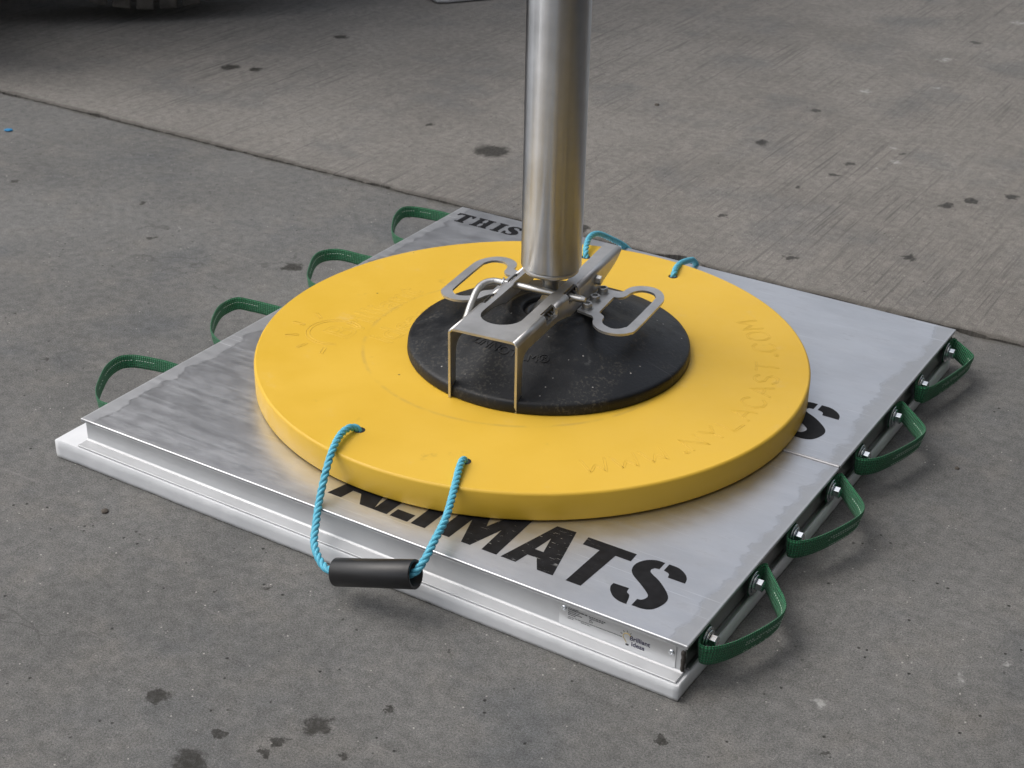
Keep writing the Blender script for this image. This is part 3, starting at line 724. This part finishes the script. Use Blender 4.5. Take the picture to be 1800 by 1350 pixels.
# rope handles of the pad
def rope_handle(pts, grip_pts, hole_pts):
    m = MB(); twisted(m, catmull(pts, 14)); o = m.build('rope', M['rope'], disc); o.location = lD
    m = MB(); a, b = [Vector(p) for p in grip_pts]
    T = Matrix.Translation(a) @ (b-a).to_track_quat('Z', 'Y').to_matrix().to_4x4(); L = (b-a).length
    def sq(r, t): return r
    lathe(m, [(.0180, 0), (.0214, .0003), (.0218, .001), (.0216, L*.5), (.0222, L-.001), (.0218, L-.0003), (.0184, L), (.0182, L*.5), (.0180, 0)], 48, T=T, cap=False)
    gmat = m.build('grip', M['grip'], o)
    for p in hole_pts:
        m = MB(); lathe(m, [(.0002, .0006), (.0092, .0005), (.0095, .0002), (.0095, -.001)], 24, (p[0], p[1], ZT), cap=False); h = m.build('rope_hole', M['dark_steel'], disc); h.location = lD
    return o
gA, gB = (.058, -.660, .047), (.190, -.640, .082)
rope_handle([(-.078,-.416,.116),(-.0785,-.4175,.134),(-.085,-.430,.1425),(-.083,-.458,.1445),(-.070,-.497,.1395),(-.058,-.532,.119),(-.045,-.567,.088),(-.025,-.602,.071),(-.005,-.632,.056),(.030,-.656,.046),(.058,-.660,.048),(.115,-.651,.062),(.168,-.6435,.075),(.188,-.640,.085),(.195,-.625,.100),(.190,-.592,.113),(.177,-.541,.123),(.152,-.482,.134),(.132,-.438,.141),(.122,-.412,.1405),(.1205,-.405,.132),(.1205,-.404,.116)], (gA, gB), ((-.0785,-.416),(.1206,-.4035)))
rope_handle([(-.1215,.413,.116),(-.1215,.4135,.134),(-.132,.432,.145),(-.145,.470,.152),(-.147,.510,.146),(-.140,.560,.118),(-.134,.61,.086),(-.115,.640,.050),(-.09,.646,.032),(-.05,.646,.028),(-.01,.646,.028),(.012,.645,.040),(.034,.622,.072),(.037,.597,.098),(.042,.565,.111),(.053,.505,.130),(.062,.462,.138),(.070,.436,.138),(.0716,.4266,.132),(.0716,.4266,.116)], ((-.095,.647,.028),(-.005,.647,.028)), ((-.1215,.4135),(.0716,.4266)))

# ------------------------------------------------------------------ black foot pad
PC = (.0255, .0155)
pad = thing('foot_pad', 'black rubber cone shaped foot under the steel pole on the yellow pad', 'foot pad', (PC[0], PC[1], ZT))
m = MB()
prof = [(.05, ZT+.0006), (.252, ZT+.0006), (.2560, ZT+.0015), (.2565, ZT+.004), (.2550, ZT+.0180), (.2535, ZT+.0202), (.250, ZT+.0222), (.235, ZT+.0275), (.20, ZT+.0395), (.15, ZT+.056), (.115, ZT+.066), (.095, ZT+.0715), (.082, ZT+.075), (.074, ZT+.080), (.066, ZT+.082), (.052, ZT+.080), (.048, ZT+.075), (.044, ZT+.060), (.030, ZT+.050), (0, ZT+.048)]
def flute(r, a): return .0045*max(0, math.sin(PI*(r-.07)/.18))*(.5+.5*math.cos(6*a+.9))
P3 = [Vector((r, 0, z)) for r, z in prof[:6]]+catmull([(r, 0, z) for r, z in prof[6:]], 4); lathe(m, [(max(p.x, 0), p.z) for p in P3], 160, (PC[0], PC[1], 0))
for v in m.v:
    dx, dy = v.x-PC[0], v.y-PC[1]; rr_ = math.hypot(dx, dy)
    if v.z > ZT+.019 and rr_ > .07: v.z -= flute(rr_, math.atan2(dy, dx))
o = m.build('rubber_foot', M['rubber'], pad); o.location = Vector((-PC[0], -PC[1], -ZT)); lP = o.location
def padz(r):
    for (r0, z0), (r1, z1) in zip(prof[7:], prof[8:]):
        if r1 <= r <= r0: return z0+(z1-z0)*(r0-r)/(r0-r1)
    return ZT+.03
def padfn(c):     # lettering wraps the cone, reading along the front
    a = math.radians(-118)+c.x/.150; r = .142+c.y; zz = padz(min(max(r, .05), .23))
    r2 = .142-(-c.y)
    return Vector((PC[0]+r_of(c)*math.cos(a), PC[1]+r_of(c)*math.sin(a), padz(r_of(c))-flute(r_of(c), a)+c.z*.6+.0012))
def r_of(c): return .158-c.y
o = text_mesh('LINNOTAM®', .026, .0006, 'moulded_lettering', M['rubber_mark'], padfn, pad); o.location = lP
# ball socket collar
m = MB(); lathe(m, [(.030, .052), (.046, .056), (.050, .064), (.047, .072), (.040, .074), (.034, .066), (.030, .060)], 64, (PC[0], PC[1], ZT), cap=False)
o = m.build('socket_ring', M['dark_steel'], pad); o.location = lP

# ------------------------------------------------------------------ steel pole (outrigger leg)
leg = thing('steel_pole', 'upright brushed steel tube standing in the black foot pad', 'pole', (PC[0], PC[1], ZT+.05))
lL = Vector((-PC[0], -PC[1], -ZT-.05)); rp_ = .0533
m = MB(); lathe(m, [(rp_-.004, .2975), (rp_-.001, .2975), (rp_, .2990), (rp_, .80), (rp_, 1.62)], 128, (PC[0], PC[1], 0)); o = m.build('tube', M['pole'], leg); o.location = lL
m = MB(); lathe(m, [(.0265, .2870), (.0482, .2870), (.0494, .2885), (.0494, .2968), (.0265, .2968)], 96, (PC[0], PC[1], 0)); o = m.build('end_ring', M['steel_b'], leg); o.location = lL
m = MB(); lathe(m, [(0, ZT+.052), (.020, ZT+.053), (.031, ZT+.062), (.034, ZT+.070), (.029, ZT+.082), (.019, ZT+.094), (.0145, ZT+.104), (.0143, .2700), (.0190, .2790), (.0230, .2830), (.0235, .287)], 64, (PC[0], PC[1], 0)); o = m.build('ball_neck', M['steel'], leg); o.location = lL

# ------------------------------------------------------------------ locking bracket
BO = Vector((.0145, .0137, 0)); ang = .11436
Uv = Vector((-math.sin(ang), math.cos(ang), 0)); Wv = Vector((math.cos(ang), math.sin(ang), 0))
def BP(s, w_, z): return BO+Uv*s+Wv*w_+Vector((0,0,z))
brk = thing('locking_bracket', 'long U shaped steel bracket straddling the black foot around the pole', 'bracket', (BO.x, BO.y, ZT))
lB = Vector((-BO.x, -BO.y, -ZT))
ZP = .2645; th = .0042; W = .0640; br = .0085
S0, S1 = -.2505, .207
notch = [(-.135, -.088), (-.038, .008)]
def arcpts(cx, cy, r, a0, a1, n): return [(cx+r*math.cos(math.radians(a0+(a1-a0)*i/n)), cy+r*math.sin(math.radians(a0+(a1-a0)*i/n))) for i in range(n+1)]
m = MB()
wi = W-br
outer = [(S0, -wi), (S0, wi)]; SC = -.004; sl = .0375
for a, b in notch: outer += [(a, wi), (a, wi-.004), (b, wi-.004), (b, wi)]
outer += [(S1, wi), (S1, .031), (-.035, .0335+.003), (-.045, SC+sl)]+arcpts(-.165, SC, sl, 90, 270, 20)+[(-.045, SC-sl), (-.035, SC-sl-.003), (S1, SC-sl-.003), (S1, -wi)]
for a, b in notch[::-1]: outer += [(b, -wi), (b, -wi+.004), (a, -wi+.004), (a, -wi)]
prism(m, [outer], ZP-th, ZP, fn=lambda s, w_, z: BP(s, w_, z))
for sg in (-1, 1):
    segs = []; x = S0
    for a, b in notch: segs.append((x, a)); x = b
    segs.append((x, S1))
    for a, b in segs:      # bend
        N = 6; vs = []
        for s in (a, b):
            for rad in (br, br-th):
                for k in range(N+1):
                    t = PI/2*k/N; vs.append(BP(s, sg*(wi+rad*math.sin(t)), ZP-br+rad*math.cos(t)))
        fs = []; q = N+1
        for k in range(N): fs += [(k, k+1, 2*q+k+1, 2*q+k), (q+k, 3*q+k, 3*q+k+1, q+k+1)]
        fs += [tuple(list(range(q))+list(range(2*q-1, q-1, -1))), tuple(list(range(2*q, 3*q))+list(range(4*q-1, 3*q-1, -1)))]
        m.add(vs, fs, smooth=True)
    zt = ZP-br
    side = [(S0, zt), (S0, .1335), (S0+.0015, .1320)]
    side += arcpts(S0+.0105, .1350, .0085, 230, 330, 6)
    side += [(S0+.0195, .140), (-.230, .215)]+arcpts(-.208, .213, .022, 180, 95, 8)[1:]
    side += [(-.087, .2340), (-.050, .2265), (-.030, .2205), (.105, .2205), (.118, .2270), (.178, .2410), (.196, .2490), (S1, .2555), (S1, zt)]
    for a, b in notch[::-1]: side += [(b, zt), (b, zt-.0105), (a, zt-.0105), (a, zt)]
    prism(m, [side], W-th, W, fn=lambda s, z, w_, sg=sg: BP(s, sg*w_, z))
o = m.build('channel', M['steel_b'], brk, merge=True); o.location = lB
RO = [(-.004,.066),(-.0139,.0985),(-.024,.1055),(-.034,.1082),(-.048,.116),(-.0605,.132),(-.0645,.150),(-.060,.170),(-.046,.184),(-.026,.1885),(.0833,.190),(.1095,.1877),(.1293,.179),(.1445,.1638),(.1485,.1457),(.1434,.1284),(.1319,.116),(.118,.1115),(.106,.109),(.1025,.098),(.1037,.0821),(.1124,.066)]
RI = [(.0054,.1043),(-.002,.113),(-.0096,.1195),(-.0248,.1222),(-.037,.130),(-.0450,.1460),(-.043,.158),(-.0320,.1675),(-.0157,.1711),(.0916,.1732),(.1125,.1702),(.1255,.1601),(.1281,.1427),(.1187,.1296),(.1040,.1238),(.088,.1215),(.0785,.113),(.0768,.1035)]
for sg in (1, -1):
    m = MB(); r2 = [(p.x, p.y) for p in catmull([(a, b, 0) for a, b in RI], 4)]; ro = [(a, b) for a, b in RO[:2]]+[(p.x, p.y) for p in catmull([(a, b, 0) for a, b in RO[1:-1]], 4)][1:]+[RO[-1]]
    prism(m, [ro, r2], .2178, .2222, fn=lambda s, w_, z, sg=sg: BP(s, sg*w_, z))
    h = m.build('handle_plate', M['steel_b'], brk); h.location = lB
    for s in (.012, .048, .086):
        m = MB(); c = BP(s, sg*.0785, .2222)
        lathe(m, [(.0112, 0), (.0112, .0016), (.0092, .0017), (.0092, .0092), (.0082, .0102), (.0052, .0102), (.0050, .0045), (0, .0045)], 32, c, smooth=False); b_ = m.build('socket_screw', M['steel'], h)
    
hb = hex_bolt('side_bolt', BP(.086, W, .2445), tuple(Wv), brk, r=.0085, h=.0085, washers=((.0100,.0012),), mat=M['steel']); hb.location = hb.location+lB
for sg in (1, -1):
    for a, b in notch:
        m = MB()
        q = [BP(a+.004, sg*(wi+.001), ZP-.004), BP(b-.003, sg*(wi+.001), ZP-.004)]
        cs = catmull([BP(a+.005, sg*(wi+.001), ZP-.016), BP(a+.005, sg*(wi+.001), ZP-.004), BP(a+.010, sg*(wi+.001), ZP-.0005), BP(b-.010, sg*(wi+.001), ZP-.0005), BP(b-.005, sg*(wi+.001), ZP-.004), BP(b-.005, sg*(wi+.001), ZP-.016)], 5)
        tube(m, cs, .0017, 8)
        for f in (.25, .5, .75):
            s = a+(b-a)*f; tube(m, [BP(s, sg*(wi-.003), ZP-.006), BP(s, sg*(wi+.006), ZP-.011)], .0024, 8)
        box(m, a+.004, b-.004, -.0012, .0012, -.016, -.004, T=Matrix.Translation(BP(0, sg*(wi-.001), ZP)) @ Matrix(((Uv.x, Wv.x, 0, 0), (Uv.y, Wv.y, 0, 0), (0, 0, 1, 0), (0,0,0,1))))
        c = m.build('spring_clip', M['dark_steel'], brk); c.location = lB
# locking pin with bent handle
m = MB(); zp = .2528
tube(m, catmull([BP(-.021,.080,zp), BP(-.021,.03,zp), BP(-.021,-.03,zp), BP(-.021,-.078,zp), BP(-.025,-.093,zp), BP(-.038,-.1035,zp-.002), BP(-.058,-.1065,zp-.008), BP(-.085,-.104,zp-.022), BP(-.105,-.101,zp-.034), BP(-.125,-.098,zp-.046)], 8), .0064, 16)
tube(m, [BP(-.021,.080,zp), BP(-.021,.0875,zp)], lambda t: .0064-.0016*t, 16)
pin = m.build('locking_pin', M['steel']); tag(pin, 'bent round steel pin pushed sideways through the bracket below the pole', 'pin')
m = MB(); tube(m, [BP(-.021+.0092*math.cos(a), -.0715-.002*math.sin(a*2), zp+.0088*math.sin(a)) for a in [2*PI*i/24 for i in range(25)]], .0011, 8)
sr = m.build('split_ring', M['bright'], pin)

# ------------------------------------------------------------------ vehicles at the edges (only a tyre's foot and their shade show)
def wheel(name, c, R, wd, rot, parent, lug=True):
    e = MB(); T = Matrix.Translation(Vector(c)) @ Matrix.Rotation(rot, 4, 'Z') @ Matrix.Rotation(PI/2, 4, 'X')     # axle along local y
    h = wd/2
    lathe(e, [(R*.56, -h*.82), (R*.62, -h*.98), (R*.80, -h), (R*.93, -h*.95), (R*.965, -h*.80), (R*.97, h*.80), (R*.93, h*.95), (R*.80, h), (R*.62, h*.98), (R*.56, h*.82)], 96, T=T, cap=False)
    ty = e.build('tyre', M['tyre'], parent)
    if lug:
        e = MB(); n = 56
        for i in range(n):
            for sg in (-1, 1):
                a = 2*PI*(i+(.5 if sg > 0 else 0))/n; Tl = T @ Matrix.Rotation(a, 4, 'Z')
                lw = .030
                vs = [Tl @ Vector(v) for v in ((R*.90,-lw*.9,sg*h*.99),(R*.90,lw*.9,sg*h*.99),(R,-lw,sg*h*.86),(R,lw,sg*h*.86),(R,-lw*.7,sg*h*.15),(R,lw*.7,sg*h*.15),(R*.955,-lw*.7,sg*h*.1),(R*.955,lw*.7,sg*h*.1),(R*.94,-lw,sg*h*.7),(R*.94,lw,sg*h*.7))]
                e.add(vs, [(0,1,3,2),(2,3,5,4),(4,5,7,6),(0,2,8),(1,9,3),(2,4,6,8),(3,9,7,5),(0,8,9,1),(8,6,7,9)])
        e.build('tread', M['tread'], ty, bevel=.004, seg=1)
    e = MB(); lathe(e, [(0, -h*.3), (R*.2, -h*.3), (R*.24, -h*.55), (R*.5, -h*.5), (R*.57, -h*.84), (R*.57, h*.84), (R*.5, h*.5), (0, h*.4)], 64, T=T)
    e.build('rim', M['paint_d'], ty)
    return ty
van = thing('parked_truck', 'big dark chunky tyre of a truck parked at the top left, in black shade', 'truck', (-3.4, 3.4, 0))
lv = Vector((3.4, -3.4, 0))
def vk(m, n, mt, **k):
    o = m.build(n, mt, van, **k); o.location = lv; return o
m = MB(); box(m, -4.7, -2.95, 1.05, 6.6, .80, 2.0); box(m, -4.7, -2.95, 1.3, 7.2, 2.0, 3.5); vk(m, 'body', M['paint_d'], bevel=.05, seg=3)
m = MB(); box(m, -4.6, -2.22, .98, 2.60, 1.50, 1.62); vk(m, 'fender', M['paint_d'], bevel=.03, seg=2)
m = MB(); box(m, -4.5, -2.62, .78, 1.00, .13, .80); vk(m, 'bumper', M['paint_d'], bevel=.03, seg=2)
m = MB(); box(m, -4.5, -2.98, 1.1, 6.4, .22, .80); vk(m, 'chassis', M['dark_steel'])
for i, (x, y, z, R, rot) in enumerate(((-2.56, 1.72, .745, .70, .78), (-4.3, 1.9, .70, .70, 0), (-2.85, 5.2, .70, .70, 0), (-4.3, 5.2, .70, .70, 0))):
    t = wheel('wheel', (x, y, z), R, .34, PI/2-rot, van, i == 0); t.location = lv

mach = thing('unseen_crane_truck', 'unseen dark crane truck with yellow posts, set right of the frame for its shade', 'crane truck', (2.9, 0, 0))  # unseen machine inferred from the pole, placed and sized to darken right-hand faces
lm = Vector((-2.9, 0, 0))
def mk(m, n, mt, **k):
    o = m.build(n, mt, mach, **k); o.location = lm; return o
m = MB(); box(m, 1.60, 4.0, -3.3, 4.6, .95, 1.5); box(m, 1.66, 3.9, -3.2, -1.5, 1.5, 3.0); box(m, 1.66, 3.9, -1.3, 4.5, 1.5, 2.9); mk(m, 'body', M['paint_d'], bevel=.04, seg=3)
m = MB(); box(m, 2.0, 3.7, -3.2, 4.5, .50, .95); mk(m, 'chassis', M['dark_steel'], bevel=.01)
for y in (-.60, 1.9):
    m = MB(); box(m, 1.535, 1.60, y-.02, y+.02, 1.0, 2.9); mk(m, 'post', M['paint_y'], bevel=.01)
m = MB(); box(m, 1.62, 1.68, -1.6, 1.3, .22, .95); mk(m, 'side_skirt', M['paint_d'], bevel=.01)  # skirt added out of view to block light from the right
m = MB(); box(m, -.06, 2.6, -.075, .105, 1.62, 1.82); mk(m, 'outrigger_beam', M['paint_y'], bevel=.008)
for y in (-2.3, 1.9, 3.2):
    t = wheel('wheel', (1.88, y, .52), .52, .34, -PI/2, mach, False); t.location = lm

# thing at the top edge: corner of a galvanised jack plate
m = MB(); ca = Vector((-1.855, 2.45, 0)); pr = [(-.14,.02),(.02,-.075),(.055,-.05),(.16,.10),(.0,.22),(-.12,.2)]
prism(m, [pr], .004, .016, T=Matrix.Translation(ca)); 
jp = m.build('jack_plate', M['alu_front'], bevel=.003); tag(jp, 'corner of a galvanised steel plate on the concrete at the top edge', 'steel plate')
m = MB(); box(m, -.07, .06, 0, .13, .016, .10, T=Matrix.Translation(ca)); m.build('socket', M['steel'], jp, bevel=.004)

# ------------------------------------------------------------------ grit
def pebble(name, p, r, mat, label, cat, group=None, flat=.6):
    b = bmesh.new(); bmesh.ops.create_icosphere(b, subdivisions=2, radius=r)
    s = random.random()*50
    for v in b.verts:
        v.co *= 1+.35*noise.noise(v.co/r*1.3+Vector((s,0,0))); v.co.z = max(v.co.z*flat, -r*.3)
    me = bpy.data.meshes.new(name); b.to_mesh(me); b.free(); me.materials.append(mat)
    o = bpy.data.objects.new(name, me); col.objects.link(o); o.location = (p[0], p[1], r*.28); tag(o, label, cat, group)
pebble('pebble', (-.406, -.680), .0062, M['stone'], 'small brown stone on the concrete in front of the left mat corner', 'stone', 'stray stones')
pebble('pebble', (.732, .236), .0042, M['stone'], 'tiny tan stone on the concrete beside the right hand straps', 'stone', 'stray stones')
pebble('pebble', (-.647, 1.779), .0070, M['stone'], 'pale stone on the far slab right of the pole', 'stone', 'stray stones')
pebble('plastic_scrap', (-2.008, .558), .011, M['blue'], 'scrap of blue plastic near the left edge of the concrete', 'scrap', None, .2)
